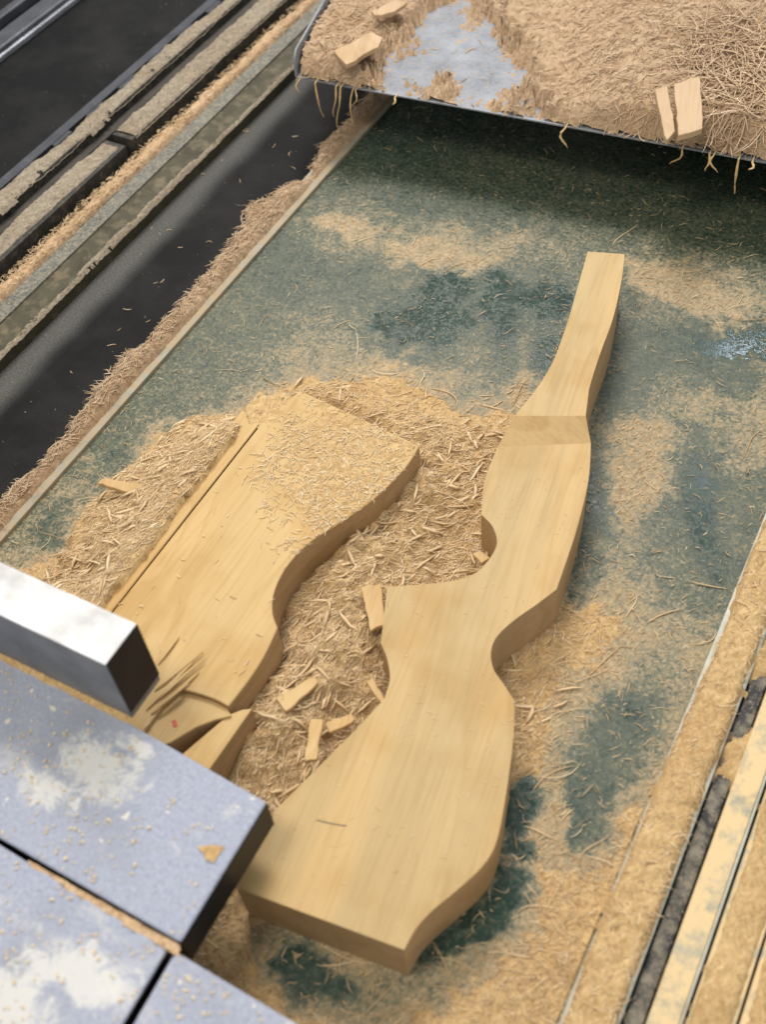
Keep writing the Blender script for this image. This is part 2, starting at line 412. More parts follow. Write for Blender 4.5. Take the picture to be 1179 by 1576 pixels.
tag(hf, kind='stuff', label='ragged ridge of tan sawdust along the left edge rail', cat='sawdust')
# loose sawdust on the bed
bh = heightfield('sawdust', np.arange(XL+.001, XR-.001, .0024), np.arange(-.08, 1.35, .0024), bed_height, M_DUSTW, zmin=-.0004)
tag(bh, kind='stuff', label='yellow tan sawdust heaped around the wooden blanks on the green bed', cat='sawdust')
# ------------------------------------------------------------------ wooden pieces
def P3(pts, z): return [U(p[0], p[1], z) for p in pts]
T2 = 0.050
M_SAWN_SHADE = wood_mat('sawn_edge_shade', 0.0, (.50, .345, .19), (.43, .29, .155), (.46, .33, .19), 5.1)  # rough sawn wood, darkened further as painted shade on the side faces
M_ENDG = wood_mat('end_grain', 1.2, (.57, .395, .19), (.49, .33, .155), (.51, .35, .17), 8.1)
ZN = 0.060
body = curve_pts([(910, 682, 1), (906, 740, 0), (888, 815, 0), (857, 907, 1), (828, 929, 0), (790, 956, 0), (765, 980, 0), (756, 1004, 0), (760, 1030, 0),
                  (775, 1052, 0), (792, 1078, 1), (791, 1130, 0), (781, 1210, 0), (766, 1290, 0), (744, 1332, 0), (700, 1373, 0), (664, 1403, 0), (640, 1430, 0), (622, 1462, 1),
                  (363, 1366, 1), (425, 1245, 1), (482, 1188, 0), (540, 1130, 0), (592, 1075, 1), (600, 1045, 0), (596, 1015, 0), (586, 990, 1), (590, 955, 0), (596, 903, 1),
                  (640, 900, 0), (690, 895, 0), (728, 884, 0), (752, 862, 0), (765, 836, 0), (758, 810, 0), (741, 792, 1), (746, 740, 0), (766, 688, 1)], 6)
top = P3(body, T2)
neck = curve_pts([(792, 640, 1), (826, 598, 0), (852, 555, 0), (874, 495, 0), (890, 440, 0), (905, 387, 1), (962, 391, 1), (957, 432, 0), (944, 490, 0), (924, 545, 0), (907, 600, 0), (902, 640, 1)], 6)[:-5]
ntop = P3(neck + [], ZN)
nb = len(top)
bm = bmesh.new()
# body outline starts at the right ramp corner and ends near the left ramp corner
tb = [bm.verts.new(p) for p in top]
tn = [bm.verts.new(p) for p in ntop]
tn[-1].co = U(902, 640, ZN)
b1 = tb[-6] if False else None
bm.faces.new(tb); bm.faces.new(tn)
ridx = max(range(nb), key=lambda i: -abs(body[i][0]-766)-abs(body[i][1]-688))

ring = tb[:ridx+1]                                   # body outline up to the left ramp corner
rf_ = bm.faces.new((tb[0], tb[ridx], tn[0], tn[-1])) if ridx == nb-1 else bm.faces.new([tb[0]]+[tb[k] for k in range(nb-1, ridx-1, -1)]+[tn[0], tn[-1]])
rf_.material_index = 2
ring = ring + tn
low = [bm.verts.new((v.co.x, v.co.y, 0.0005)) for v in ring]
for i in range(len(ring)):
    j = (i+1) % len(ring)
    bm.faces.new((ring[i], ring[j], low[j], low[i])).material_index = 1
bm.faces.new(low)
bmesh.ops.recalc_face_normals(bm, faces=bm.faces)
bmesh.ops.triangulate(bm, faces=[f for f in bm.faces if len(f.verts) > 4])
me = bpy.data.meshes.new('wood_blank'); bm.to_mesh(me); bm.free()
a_ = Vector(U(900, 420)) - Vector(U(520, 1400)); g2 = math.atan2(a_.y, a_.x)-math.pi/2
M_W2 = wood_mat('maple', g2, (.61, .435, .21), (.51, .35, .16), (.48, .375, .20), 0.0)
stock = link('wood_blank', me, M_W2); me.materials.append(M_SAWN_SHADE); me.materials.append(M_ENDG); bevel(stock, .0006, 1)
tag(stock, 'long shaped wooden blank with a narrow upturned neck, scalloped waist and broad square butt', 'wood blank')
# slab at the left
T1 = 0.052
slab_px = curve_pts([(462, 601, 1), (646, 686, 1), (622, 722, 0), (575, 768, 0), (525, 803, 0), (475, 836, 0), (441, 872, 0), (422, 910, 0), (419, 942, 0), (427, 966, 1),
                     (406, 1010, 0), (380, 1050, 0), (351, 1087, 1), (330, 1076, 0), (300, 1066, 0), (277, 1061, 1), (250, 1085, 1), (196, 1160, 1), (110, 1130, 1), (60, 1095, 1), (176, 938, 1), (402, 652, 1), (440, 618, 1)], 6)
a_ = Vector(U(402, 652)) - Vector(U(176, 938)); g1 = math.atan2(a_.y, a_.x)-math.pi/2
M_W1 = wood_mat('pale_board', g1, (.64, .45, .21), (.55, .375, .165), (.60, .44, .215), 1.7)
slab = link('wood_slab', prism_mesh('wood_slab', P3(slab_px, T1), .0005, 1), M_W1, side=M_SAWN_SHADE); bevel(slab, .0006, 1)
tag(slab, 'wide wooden offcut with a wavy right edge and sawdust on its top', 'wood offcut')
strip = link('wood_strip', prism_mesh('wood_strip', P3([(400, 650.5), (174, 937), (58, 1094), (20, 1090), (146, 930), (372, 630)], T1-.0006), .0005, 1), M_W1, side=M_SAWN_SHADE); bevel(strip, .0006, 1)
tag(strip, 'narrow strip of wood left of the dark saw line beside the wide offcut', 'wood strip')
# broken end under the clamp plate
TB = T1-.006
brk = link('broken_board', prism_mesh('broken_board', P3([(351, 1100), (372, 1092), (388, 1090), (300, 1215), (240, 1200), (284, 1157), (318, 1128)], TB), .0005, 1), M_W1, side=M_SAWN_SHADE); bevel(brk, .0005, 1)
tag(brk, 'broken end of board with a splintered step, half under the blue grey plate', 'broken board')
mid = link('torn_wood', prism_mesh('torn_wood', P3([(277, 1064), (300, 1069), (330, 1079), (350, 1090), (356, 1102), (330, 1108), (300, 1120), (262, 1143), (215, 1160), (190, 1160), (250, 1088)], T1-.004), .0005, 1), M_W1, side=M_SAWN_SHADE)
bevel(mid, .0006, 1); tag(mid, 'torn wedge of wood between the wide offcut and the broken board', 'wood piece')
# splinters standing off the break
def sliver(name, pts, w, mat, label, cat, group=None, th=None):
    """tapered thin solid along a 3-D polyline"""
    bm = bmesh.new(); rings = []; n = len(pts)
    for i, p in enumerate(pts):
        p = Vector(p); q = Vector(pts[min(i+1, n-1)])-Vector(pts[max(i-1, 0)]); q.normalize()
        s = q.cross(Vector((0, 0, 1))).normalized(); u = s.cross(q)
        k = w*(1-.7*abs(2*i/(n-1)-1)**2)*.5; tk = (th or w*.35)*.5
        rings.append([bm.verts.new(p+s*k*a+u*tk*b) for a, b in ((-1, -1), (1, -1), (1, 1), (-1, 1))])
    for a, b in zip(rings, rings[1:]):
        for k in range(4): bm.faces.new((a[k], a[(k+1) % 4], b[(k+1) % 4], b[k]))
    bm.faces.new(rings[0][::-1]); bm.faces.new(rings[-1])
    bmesh.ops.recalc_face_normals(bm, faces=bm.faces)
    me = bpy.data.meshes.new(name); bm.to_mesh(me); bm.free()
    return tag(link(name, me, mat), label, cat, group)
ORD = ['first', 'second', 'third', 'fourth', 'fifth', 'sixth', 'seventh', 'eighth', 'ninth', 'tenth', 'eleventh', 'twelfth', 'thirteenth', 'fourteenth', 'fifteenth']
SPL = [((243, 1022), (275, 980)), ((238, 1062), (312, 1003)), ((236, 1082), (316, 1012)), ((246, 1090), (306, 1034)), ((225, 1092), (296, 1020)), ((232, 1098), (290, 1052))]
for k, (a, b) in enumerate(SPL):
    p0 = Vector(U(*a, T1+.001)); p1 = Vector(U(*b, T1+.0015+.001*(k % 3)))
    o = sliver('wood_splinter', [p0.lerp(p1, t)+Vector((0, 0, .001*math.sin(t*3))) for t in (0, .25, .5, .75, 1)], .0022, M_W1,
               ('%s torn splinter on the wide offcut beside the bright bar' % ORD[k]), 'splinter', 'torn splinters beside the bar end')
# pencil tick and marks on the blank
M_PEN, nt_, B_ = newmat('pencil'); B_.inputs['Base Color'].default_value = (.10, .08, .06, 1)
def mark(px, z, w, mat, parent, name='pencil_mark'):
    pts = [U(p[0], p[1], z) for p in px]
    L_, R_ = [], []
    for i, p in enumerate(pts):
        q = Vector(pts[min(i+1, len(pts)-1)])-Vector(pts[max(i-1, 0)]); s = Vector((-q.y, q.x, 0)).normalized()*w*.5
        L_.append(Vector(p)+s); R_.append(Vector(p)-s)
    me = prism_mesh(name, [tuple(v) for v in L_+R_[::-1]], z-.0004)
    return link(name, me, mat, parent)
mark([(487, 1262), (512, 1268), (533, 1271)], T2+.0002, .0007, M_PEN, stock)
mark([(508, 1300), (520, 1303), (530, 1298), (534, 1292)], T2+.0002, .0006, M_CHIP, stock, 'scratch')
M_RED, nt_, B_ = newmat('red_wax'); B_.inputs['Base Color'].default_value = (.55, .10, .06, 1)
mark([(267, 1108), (270, 1118)], T1-.0036, .0028, M_RED, mid, 'red_mark')
# ------------------------------------------------------------------ chips
CHG = 'flat wood chips lying in the sawdust'
def chip(poly, z, th, label, tilt=0.0):
    q = []
    for i, a in enumerate(poly):
        b = poly[(i+1) % len(poly)]; Ld = math.hypot(b[0]-a[0], b[1]-a[1]); m = max(2, int(Ld/8))
        for k in range(m):
            jx = random.uniform(-1.3, 1.3) if k else random.uniform(-2, 2)
            q.append((a[0]+(b[0]-a[0])*k/m+jx, a[1]+(b[1]-a[1])*k/m+random.uniform(-1.3, 1.3)))
    t = P3(q, z); cy = sum(p[1] for p in t)/len(t)
    t = [(p[0], p[1], p[2]+tilt*(p[1]-cy)) for p in t]
    me = prism_mesh('wood_chip', t, [p[2]-th for p in t])
    return tag(bevel(link('wood_chip', me, M_CHIPP if 'tray' in label else M_CHIP), .0005, 1), label, 'wood chip')
ZT = 0.075
chip([(556, 905), (588, 900), (592, 960), (570, 968)], .039, .004, 'pale flat wood chip at the left edge of the blank below its upper scallop', .1)
chip([(478, 1104), (497, 1104), (487, 1170), (468, 1172)], .041, .004, 'upright flat wood chip in the sawdust between the two blanks near the blue grey plate', -.1)
chip([(150, 742), (160, 734), (232, 750), (226, 766)], .030, .004, 'flat wood chip in the shavings left of the wide offcut', .2)
chip([(425, 1075), (482, 1040), (492, 1050), (440, 1095)], .034, .003, 'slanting flat chip in the heap between the blanks')
chip([(563, 1048), (573, 1044), (597, 1082), (588, 1086)], .034, .003, 'small narrow chip below the lower scallop of the blank', .1)
chip([(725, 852), (740, 846), (754, 858), (742, 866)], .028, .003, 'tiny chip beneath the upper scallop of the blank')
chip([(500, 1112), (540, 1098), (548, 1108), (508, 1128)], .031, .003, 'short chip right of the upright chip in the heap')
chip([(240, 760), (282, 762), (280, 772), (242, 770)], .030, .003, 'narrow chip just right of the flat chip in the left shavings')
chip([(515, 77), (572, 50), (588, 58), (582, 72), (532, 98)], ZT+.030, .005, 'large pale wood chip near the upturned left side of the tray', .05)
chip([(572, 16), (610, 0), (628, 4), (600, 20), (578, 24)], ZT+.028, .004, 'pale wood chip at the top of the tray near its left side')
chip([(1037, 131), (1078, 120), (1084, 196), (1046, 206)], ZT+.044, .006, 'broad rectangular wood chip near the right end of the tray front edge', .05)
chip([(1009, 138), (1028, 134), (1041, 200), (1026, 212)], ZT+.043, .006, 'narrow wood chip pressed against the broad rectangular chip on the tray', .05)
# ------------------------------------------------------------------ sheet metal tray at the top
M_TRAY = metal_mat('blue_grey_steel', (.25, .285, .335), 0.5, 0.2, 0.42, (.50, .40, .31), 330)
tray = empty('metal_tray', U(455, 120, ZT))
tl, tr = Vector(U(457, 119, ZT)), Vector(U(1179, 250, ZT)); e1 = (tr-tl).normalized()
tr = tl+e1*1.1; e2 = (Vector(U(524, 0, ZT))-tl).normalized()
far = 0.6
def loc(me_o): me_o.parent = tray; me_o.matrix_parent_inverse = Matrix.Translation(tray.location).inverted(); return me_o
TRP = [tuple(tl), tuple(tr), tuple(tr+e2*far), tuple(tl+e2*far)]
bpy.context.view_layer.update()
o = loc(link('tray_floor', prism_mesh('tray_floor', TRP, ZT-.0014), M_TRAY))
# upturned side with rounded front corner
sd = []
LH = 0.026
prof = [(0, 0), (0, LH*.45)] + [(0.012*(1-math.cos(a)), LH*.45+LH*.55*math.sin(a)) for a in np.linspace(.2, 1.57, 7)] + [(far, LH), (far, 0)]
bm = bmesh.new(); nrm = Vector((-e2.y, e2.x, 0)); nrm = nrm if nrm.dot(e1) < 0 else -nrm
A_ = [bm.verts.new(tl+e2*s+Vector((0, 0, h))-nrm*.0003) for s, h in prof]; B2 = [bm.verts.new(v.co+nrm*.0022) for v in A_]
bm.faces.new(A_); bm.faces.new(B2[::-1])
for i in range(len(A_)): j = (i+1) % len(A_); bm.faces.new((A_[i], A_[j], B2[j], B2[i]))
bmesh.ops.recalc_face_normals(bm, faces=bm.faces)
me = bpy.data.meshes.new('tray_side'); bm.to_mesh(me); bm.free(); loc(link('tray_side', me, M_TRAY))
# bracket that carries the tray, behind the picture's top edge
cb = tl+e1*.35+e2*.45
loc(link('tray_bracket', box_mesh('tray_bracket', cb.x-.05, cb.x+.25, cb.y-.02, cb.y+.02, 0.0, ZT-.0025), M_TRAY))
tag(tray, 'blue grey sheet metal tray heaped with sawdust, its left side turned up', 'tray')
iv = np.linalg.inv(np.array([[e1.x, e2.x], [e1.y, e2.y]]))
def tuv(x, y):
    dx = x-tl.x; dy = y-tl.y; return iv[0, 0]*dx+iv[0, 1]*dy, iv[1, 0]*dx+iv[1, 1]*dy
def tray_d(x, y):
    px, py = proj(x, y, ZT)
    wx = (fbm(x, y, 24, 4, 31)-.5)*120; wy = (fbm(x, y, 24, 4, 35)-.5)*120
    wx = wx+(fbm(x, y, 300, 3, 33)-.5)*130; wy = wy+(fbm(x, y, 300, 3, 34)-.5)*130
    bare = 0
    for hx, hy, a, b, r in [(650, 95, 62, 46, -.55), (745, 110, 60, 58, -.3), (690, 40, 55, 35, -.6), (815, 175, 45, 14, .15), (620, 130, 42, 18, .3), (760, 60, 26, 30, 0)]:
        dx = px+wx*.5-hx; dy = py+wy*.5-hy; c, q = math.cos(r), math.sin(r)
        e = ((dx*c+dy*q)/a)**2+((-dx*q+dy*c)/b)**2; bare = np.maximum(bare, sst(1.7, .6, e))
    return bare
def tray_h(x, y):
    u, v = tuv(x, y); px, py = proj(x, y, ZT); bare = tray_d(x, y)
    n = fbm(x, y, 40, 5, 41)-.5; n2 = fbm(x, y, 180, 4, 47)-.5
    edge = sst(0.0, .02, v)
    h = (.004*sst(0, .006, v)+.010*edge + (.012*sst(830, 1000, px) + .006*sst(620, 480, px))*edge)
    h = h+n*.016*edge+n2*.004
    h = h*(1-bare)-.0022*bare
    return ZT+.0003+h*(1-bare*.5)
def tray_mask(x, y):
    u, v = tuv(x, y); rr = (fbm(x, y, 150, 3, 3)-.5)*.006
    return (u > .0012) & (v > .0003+np.abs(rr)*.3) & (u < .75) & (v < .35)
th = heightfield('tray_sawdust', np.arange(tl.x-.3, tl.x+.8, .0028), np.arange(tl.y-.05, tl.y+.45, .0028), tray_h, M_DUSTP, mask=tray_mask, zmin=ZT-.002)
tag(th, kind='stuff', label='thick matted sawdust covering the sheet metal tray', cat='sawdust')
# ------------------------------------------------------------------ rails at the left
M_RAIL = metal_mat('olive_steel', (.10, .09, .06), 0.4, 0.5, 0.35, (.30, .24, .15), 50)
M_DARK = metal_mat('black_steel', (.03, .03, .032), 0.45, 0.3, 0.22, (.22, .18, .13), 50, .15)
M_BROWN = metal_mat('dusty_dark_belt', (.065, .058, .050), 0.65, 0.0, 0.25, (.14, .12, .09), 30)
M_SPK = metal_mat('speckled_steel', (.13, .135, .12), 0.5, 0.2, 0.5, (.38, .34, .26), 300, .5)
M_GREY = metal_mat('grey_steel', (.09, .095, .11), 0.4, 0.4, 0.15, (.3, .28, .26), 50)
M_CREAM = metal_mat('dusty_dark_steel', (.04, .038, .034), 0.6, 0.0, 0.35, (.20, .17, .12), 120, .15)
YR0, YR1 = .15, 2.2
def rail(name, p0, p1, zt, zb, mat, label, y0=YR0, y1=YR1, row=280, bv=.001):
    o = link(name, box_mesh(name, Xr(p0, zt, row), Xr(p1, zt, row), y0, y1, zb, zt), mat)
    if bv: bevel(o, bv)
    if label: tag(o, label, 'rail')
    return o
zr = .003
rail('guide_rail', 226, 268, zr, ZP, M_RAIL, 'olive brown steel guide rail nearest the dark pit floor')
rail('speckled_rail', 196, 223, zr+.002, ZP, M_SPK, 'grey speckled flat rail beside the olive guide rail')
rail('cover_strip', 172, 195.5, zr+.001, ZP, M_SPK, 'flat cover strip topped with tan shavings')
ycut = U(183, 217, .016)[1]
c1 = rail('joint_rail', 90, 132, .016, ZP, M_CREAM, 'near length of dust coated rail, up to the black joint', y1=ycut-.004)
c2 = rail('joint_rail', 90, 132, .018, ZP, M_CREAM, 'far length of dust coated rail, beyond the black joint', y0=ycut+.005)
rail('belt', 52, 88.5, .006, ZP, M_BROWN, 'dark brown belt running between the cream dusty rails', bv=0)
rack = rail('toothed_rail', 23, 51, .018, ZP, M_CREAM, 'dust coated outer rail with small screws')
# screws
for (sx, sy) in [(61, 266), (165, 174), (234, 110), (258, 90)]:
    c = U(sx, sy, .0182)
    bm = bmesh.new(); bmesh.ops.create_cone(bm, cap_ends=True, segments=14, radius1=.0035, radius2=.003, depth=.002, matrix=Matrix.Translation((c[0], c[1], .0188)))
    me = bpy.data.meshes.new('screw'); bm.to_mesh(me); bm.free(); link('screw', me, M_DARK, rack)
# slotted bracket strip
bx0_, bx1_ = Xr(-6, .004, 280), Xr(21, .004, 280)
sl = empty('slotted_strip', (bx1_, .9, ZP)); bpy.context.view_layer.update()
def locs(o): o.parent = sl; o.matrix_parent_inverse = Matrix.Translation(sl.location).inverted(); return o
locs(link('back_bar', box_mesh('back_bar', bx0_, bx0_+.012, YR0, YR1, -.01, .004), M_GREY))
ysl = [U(a, b, .004)[1] for a, b in [(20, 275), (60, 240), (100, 205), (146, 168), (190, 132), (232, 98), (272, 66)]]
st = ysl[1]-ysl[0]
for k in range(12):
    yy = ysl[0]-3*.06+k*.062
    locs(link('tab', box_mesh('tab', bx0_+.0121, bx1_, yy, yy+.030, -.01, .0035), M_GREY))
tag(sl, 'grey slotted steel strip along the outer side of the toothed cream rail', 'slotted strip')
# far grey bars in the corner
o = link('frame_bar', box_mesh('frame_bar', Xr(60, 0, 0), Xr(96, 0, 0), .4, 2.2, ZP, 0), M_GREY); bevel(o, .003)
tag(o, 'wide grey steel bar in the upper left corner with a bright edge', 'bar')
o = link('frame_bar', box_mesh('frame_bar', Xr(96.5, -.006, 0), Xr(112, -.006, 0), .4, 2.2, ZP, -.006), metal_mat('steel_highlight', (.34, .36, .40), .3, .5, .1)); bevel(o, .002)  # pale colour stands for the highlight along the bar's edge
tag(o, 'narrow steel lip beside the wide grey bar in the corner, a highlight put into its colour', 'bar')
o = link('frame_bar', box_mesh('frame_bar', Xr(20, 0, 0), Xr(36, 0, 0), .4, 2.2, ZP, 0), M_GREY); bevel(o, .002)
tag(o, 'outermost thin steel bar in the upper left corner', 'bar')
# sawdust ridges lying on the rails
def ridge(name, p0, p1, zt, h, seed, label, rg=.006, row=280, mat=None, y0=.3, y1=2.0, thr=0.0):
    x0, x1 = Xr(p0, zt, row), Xr(p1, zt, row); w = x1-x0
    def f(x, y):
        t = (x-x0)/w; r0 = rag(y, seed, rg); r1 = rag(y, seed+5, rg)
        e = sst(-.001, .003, x-x0-r0)*sst(-.001, .003, x1+r1*.3-x)
        return zt-.0035+(h+.0035)*e+(fbm(x, y, 110, 4, seed)-.5)*h*1.0+(fbm(x, y, 330, 3, seed)-.5)*.003
    o = heightfield(name, np.arange(x0-.014, x1+.014, .0026), np.arange(y0, y1, .0026), f, mat or M_DUST, zmin=zt-.0006)
    return tag(o, label, 'sawdust', kind='stuff')
ridge('sawdust_ridge', 172, 196, zr+.001, .005, 1, 'tan sawdust ridge on the cover strip')
ridge('sawdust_ridge', 87, 133, .018, .0016, 2, 'sawdust crust on the far cream rail', mat=M_DUSTG, y0=ycut+.012)
ridge('sawdust_ridge', 86, 127, .016, .0016, 7, 'sawdust crust on the near cream rail', mat=M_DUSTG, y1=ycut-.012)
ridge('sawdust_ridge', 18, 52, .018, .0016, 3, 'sawdust crust on the outer cream rail', mat=M_DUSTG, rg=.009)
ridge('sawdust_ridge', 261, 270, zr, .0016, 4, 'thin sawdust line on the guide rail edge', rg=.004, mat=M_DUSTG)
# ------------------------------------------------------------------ rails at the right
M_WHITE = metal_mat('white_edge', (.50, .53, .48), 0.4, 0.1, 0.45, (.6, .5, .36), 70)
M_YEL = metal_mat('yellow_dusty_board', (.26, .31, .29), 0.75, 0.0, 0.95, (.74, .57, .33), 50)
R15 = 1500
ro = rail('side_ledge', 891, 983, .004, -.06, M_WHITE, 'pale ledge along the right side of the green bed under sawdust', -.3, 1.0, R15)
rail('black_bar', 988, 1018, -.001, -.06, metal_mat('flecked_black', (.035, .035, .037), .5, .1, .55, (.30, .27, .21), 70, .4), 'black steel bar with paint flecks right of the sawdust ledge', -.3, 1.0, R15)
rail('board', 1022, 1072, .004, -.06, M_YEL, 'yellow dusty board right of the black bar', -.3, 1.0, R15)
rail('rim', 1072.5, 1077, .006, -.06, M_WHITE, 'thin pale rim along the right edge of the yellow board', -.3, 1.0, R15)
rail('outer_board', 1082, 1158, .002, -.06, M_YEL, 'outer board at the lower right corner covered with sawdust', -.3, .9, R15)
rail('outer_board', 1163, 1300, .0, -.06, M_YEL, 'outermost sawdust covered board cut by the right edge', -.3, .9, R15)
ridge('sawdust_ridge', 894, 979, .004, .0075, 11, 'thick matted sawdust on the right ledge', .004, R15, M_DUSTW, -.1, .95)
def cover(name, p0, p1, zt, h, seed, label, y0, y1, row=1500, patch=0.0, mat=None):
    x0, x1 = Xr(p0, zt, row), Xr(p1, zt, row)
    def f(x, y):
        e = sst(-.001, .003, x-x0-rag(y, seed, .003))*sst(-.001, .003, x1-rag(y, seed+2, .003)-x)
        return zt-.003+(h+.003)*e+(fbm(x, y, 45, 5, seed)-.5-patch)*.008+(fbm(x, y, 240, 3, seed)-.5)*.003
    return tag(heightfield(name, np.arange(x0-.004, x1+.004, .0022), np.arange(y0, y1, .0022), f, mat or M_DUSTW, zmin=zt-.0003), label, 'sawdust', kind='stuff')
cover('sawdust_cover', 1083, 1157, .002, .0025, 13, 'matted sawdust on the outer board', -.1, .6)
cover('sawdust_cover', 1165, 1290, .0, .0025, 15, 'sawdust on the outermost board', -.1, .5)
def drift(x, y):
    px, py = proj(x, y, 0)
    wq = (fbm(x, y, 60, 4, 23)-.5)*70; e = ((px+wq-1135)/38)**2+((py+wq-1165)/52)**2; e3 = ((px-1172)/26)**2+((py-1010)/40)**2
    return -.007+.0095*np.maximum(sst(2.0, .1, e), sst(1.8, .1, e3)*.9)+(fbm(x, y, 90, 5, 17)-.5)*.009
xk = Xr(960, 0, R15)
tag(heightfield('sawdust_drift', np.arange(xk, xk+.13, .002), np.arange(.1, .9, .002), drift, M_DUSTW, zmin=-.004), 'sawdust drift spilling over the black bar at the right', 'sawdust', kind='stuff')
# ------------------------------------------------------------------ clamp plates and bar at the lower left
BLOBS = [(U(150, 1180, .105), .026, .016), (U(75, 1212, .105), .018, .010), (U(120, 1490, .102), .030, .014), (U(30, 1545, .102), .026, .014), (U(215, 1150, .105), .008, .006)]
def plate_mat():
    m, nt, B = newmat('blue_grey_plate')
    v = mapping(nt)
    n = noise(nt, v, 26, 6, 0.65, .8); f = noise(nt, v, 420, 5, 0.8); s = noise(nt, v, 120, 2, 0.5)
    c = ramp(nt, f, [(0.3, (.24, .27, .37)), (0.7, (.43, .465, .58))])
    c = mix(nt, ramp(nt, n, [(0.56, (0, 0, 0)), (0.66, (.55, .55, .55))]), c, (.60, .60, .60))
    c = mix(nt, ramp(nt, s, [(0.70, (0, 0, 0)), (0.74, (.9, .9, .9))]), c, (.80, .76, .66))
    c = mix(nt, ramp(nt, noise(nt, v, 9, 3, .5), [(0.50, (0, 0, 0)), (0.68, (.55, .55, .55))]), c, (.22, .25, .30))
    g = nt.nodes.new('ShaderNodeNewGeometry')
    wn = mth(nt, 'ADD', mth(nt, 'MULTIPLY', noise(nt, v, 70, 6, .75, .8), .75), mth(nt, 'MULTIPLY', noise(nt, v, 420, 4, .7), .25)); acc = None
    for p, rx, ry in BLOBS:
        m1 = node(nt, 'ShaderNodeMapping'); m1.inputs['Location'].default_value = (-p[0], -p[1], -p[2])
        m2 = node(nt, 'ShaderNodeMapping'); m2.inputs['Rotation'].default_value = (0, 0, .25); m2.inputs['Scale'].default_value = (1/rx, 1/ry, 1)
        nt.links.new(g.outputs['Position'], m1.inputs[0]); nt.links.new(m1.outputs[0], m2.inputs[0])
        ln = nt.nodes.new('ShaderNodeVectorMath'); ln.operation = 'LENGTH'; nt.links.new(m2.outputs[0], ln.inputs[0])
        e = mth(nt, 'ADD', ln.outputs['Value'], mth(nt, 'MULTIPLY', mth(nt, 'SUBTRACT', wn, .5), 5.0))
        e = mth(nt, 'SUBTRACT', 1.25, e, True); e = mth(nt, 'MULTIPLY', e, 1.6, True)
        acc = e if acc is None else mth(nt, 'MAXIMUM', acc, e)
    c = mix(nt, mth(nt, 'MULTIPLY', acc, .78), c, (.68, .68, .66))
    nt.links.new(c, B.inputs['Base Color']); B.inputs['Roughness'].default_value = .6
    bump(nt, f, .0004, B, .4); return m
M_PL = plate_mat(); M_SIDE = metal_mat('black_plate_and_shade', (.012, .012, .016), 0.4, 0.0, 0.0)
ZA = .105; TH = .031
def plate(pxs, z, th, label, foot):
    t = P3(pxs, z)
    e = empty('clamp_plate', (sum(p[0] for p in t)/len(t), sum(p[1] for p in t)/len(t), 0)); bpy.context.view_layer.update()
    inv = Matrix.Translation(e.location).inverted()
    a = link('top_skin', prism_mesh('top_skin', t, z-.003), M_PL, e); a.matrix_parent_inverse = inv; bevel(a, .0015)
    b = link('plate_body', prism_mesh('plate_body', [(p[0], p[1], z-.0031) for p in t], z-th), M_SIDE, e); b.matrix_parent_inverse = inv
    c = link('foot', box_mesh('foot', foot[0]-.03, foot[0]+.03, foot[1]-.015, foot[1]+.015, 0, z-th), M_SIDE, e); c.matrix_parent_inverse = inv
    return tag(e, label, 'clamp plate')
def ext(p, q, x): return (x, p[1]+(q[1]-p[1])*(x-p[0])/(q[0]-p[0]))
Aq = [(410, 1234), (277, 1450), ext((277, 1450), (0, 1290), -420), ext((410, 1234), (205, 1116), -420)]
def ftp(px, py): return U(px, py, 0)
plate(Aq, ZA, TH, 'large blue grey clamp plate splashed with white, carrying the bright bar', ftp(-260, 1120))
ZB = ZA-.003
plate([(257, 1461), ext((257, 1461), (188, 1576), 90), (-420, 1600), ext((254, 1460), (41, 1326), -420)], ZB, TH, 'blue grey clamp plate with dark smears at the lower left corner', ftp(-150, 1500))
plate([(277, 1468), (265, 1470), ext((265, 1468), (203, 1576), 110), ext((277, 1468), (458, 1576), 700)], ZB, TH, 'plain blue grey clamp plate at the bottom edge right of the narrow gap', ftp(330, 1720))
# sawdust packed in the gap
def patch(name, poly, z, mat, label, amp=.0035, off=.003, seed=51, step=.0013, cat='sawdust', soft=.006):
    P = [p[:2] for p in P3(poly, z)]; cx = sum(p[0] for p in P)/len(P); cy = sum(p[1] for p in P)/len(P)
    xs_ = np.arange(min(p[0] for p in P), max(p[0] for p in P), step); ys_ = np.arange(min(p[1] for p in P), max(p[1] for p in P), step)
    o = heightfield(name, xs_, ys_, lambda x, y: z-off+(fbm(x, y, 200, 3, seed)-.5)*amp, mat, mask=lambda x, y: inpoly(x+(fbm(x, y, 60, 4, seed+1)-.5)*soft, y+(fbm(x, y, 60, 4, seed+2)-.5)*soft, P))
    return tag(o, label, cat, kind='stuff')
patch('gap_sawdust', [(36, 1316), (277, 1450), (277, 1474), (258, 1466), (40, 1330)], ZA, M_DUST, 'tan shavings packed in the gap between the clamp plates', soft=.0)
def crumbs(poly, z, n):
    P = [p[:2] for p in P3(poly, z)]; a = np.array(P)
    q = rng.uniform(a.min(0), a.max(0), (n*3, 2)); q = q[inpoly(q[:, 0], q[:, 1], P)][:n]
    cl = fbm(q[:, 0], q[:, 1], 30, 3, 5); q = q[cl > .42]; m = len(q)
    tag(strands('dust_crumbs', q, rng.uniform(.0008, .0034, m), rng.uniform(.0007, .0020, m), rng.uniform(0, 3, m), lambda x, y: x*0+z, .0003, .3, .02, K=4, tint=.95, var=.1),
        'pale crumbs of dust strewn on the clamp plates', 'crumbs', kind='stuff')
crumbs([(0, 1030), (405, 1236), (275, 1445), (0, 1285)], ZA, 330)
crumbs([(0, 1310), (250, 1462), (185, 1576), (0, 1576)], ZB, 160)
crumbs([(277, 1475), (440, 1570), (215, 1576), (268, 1475)], ZB, 50)
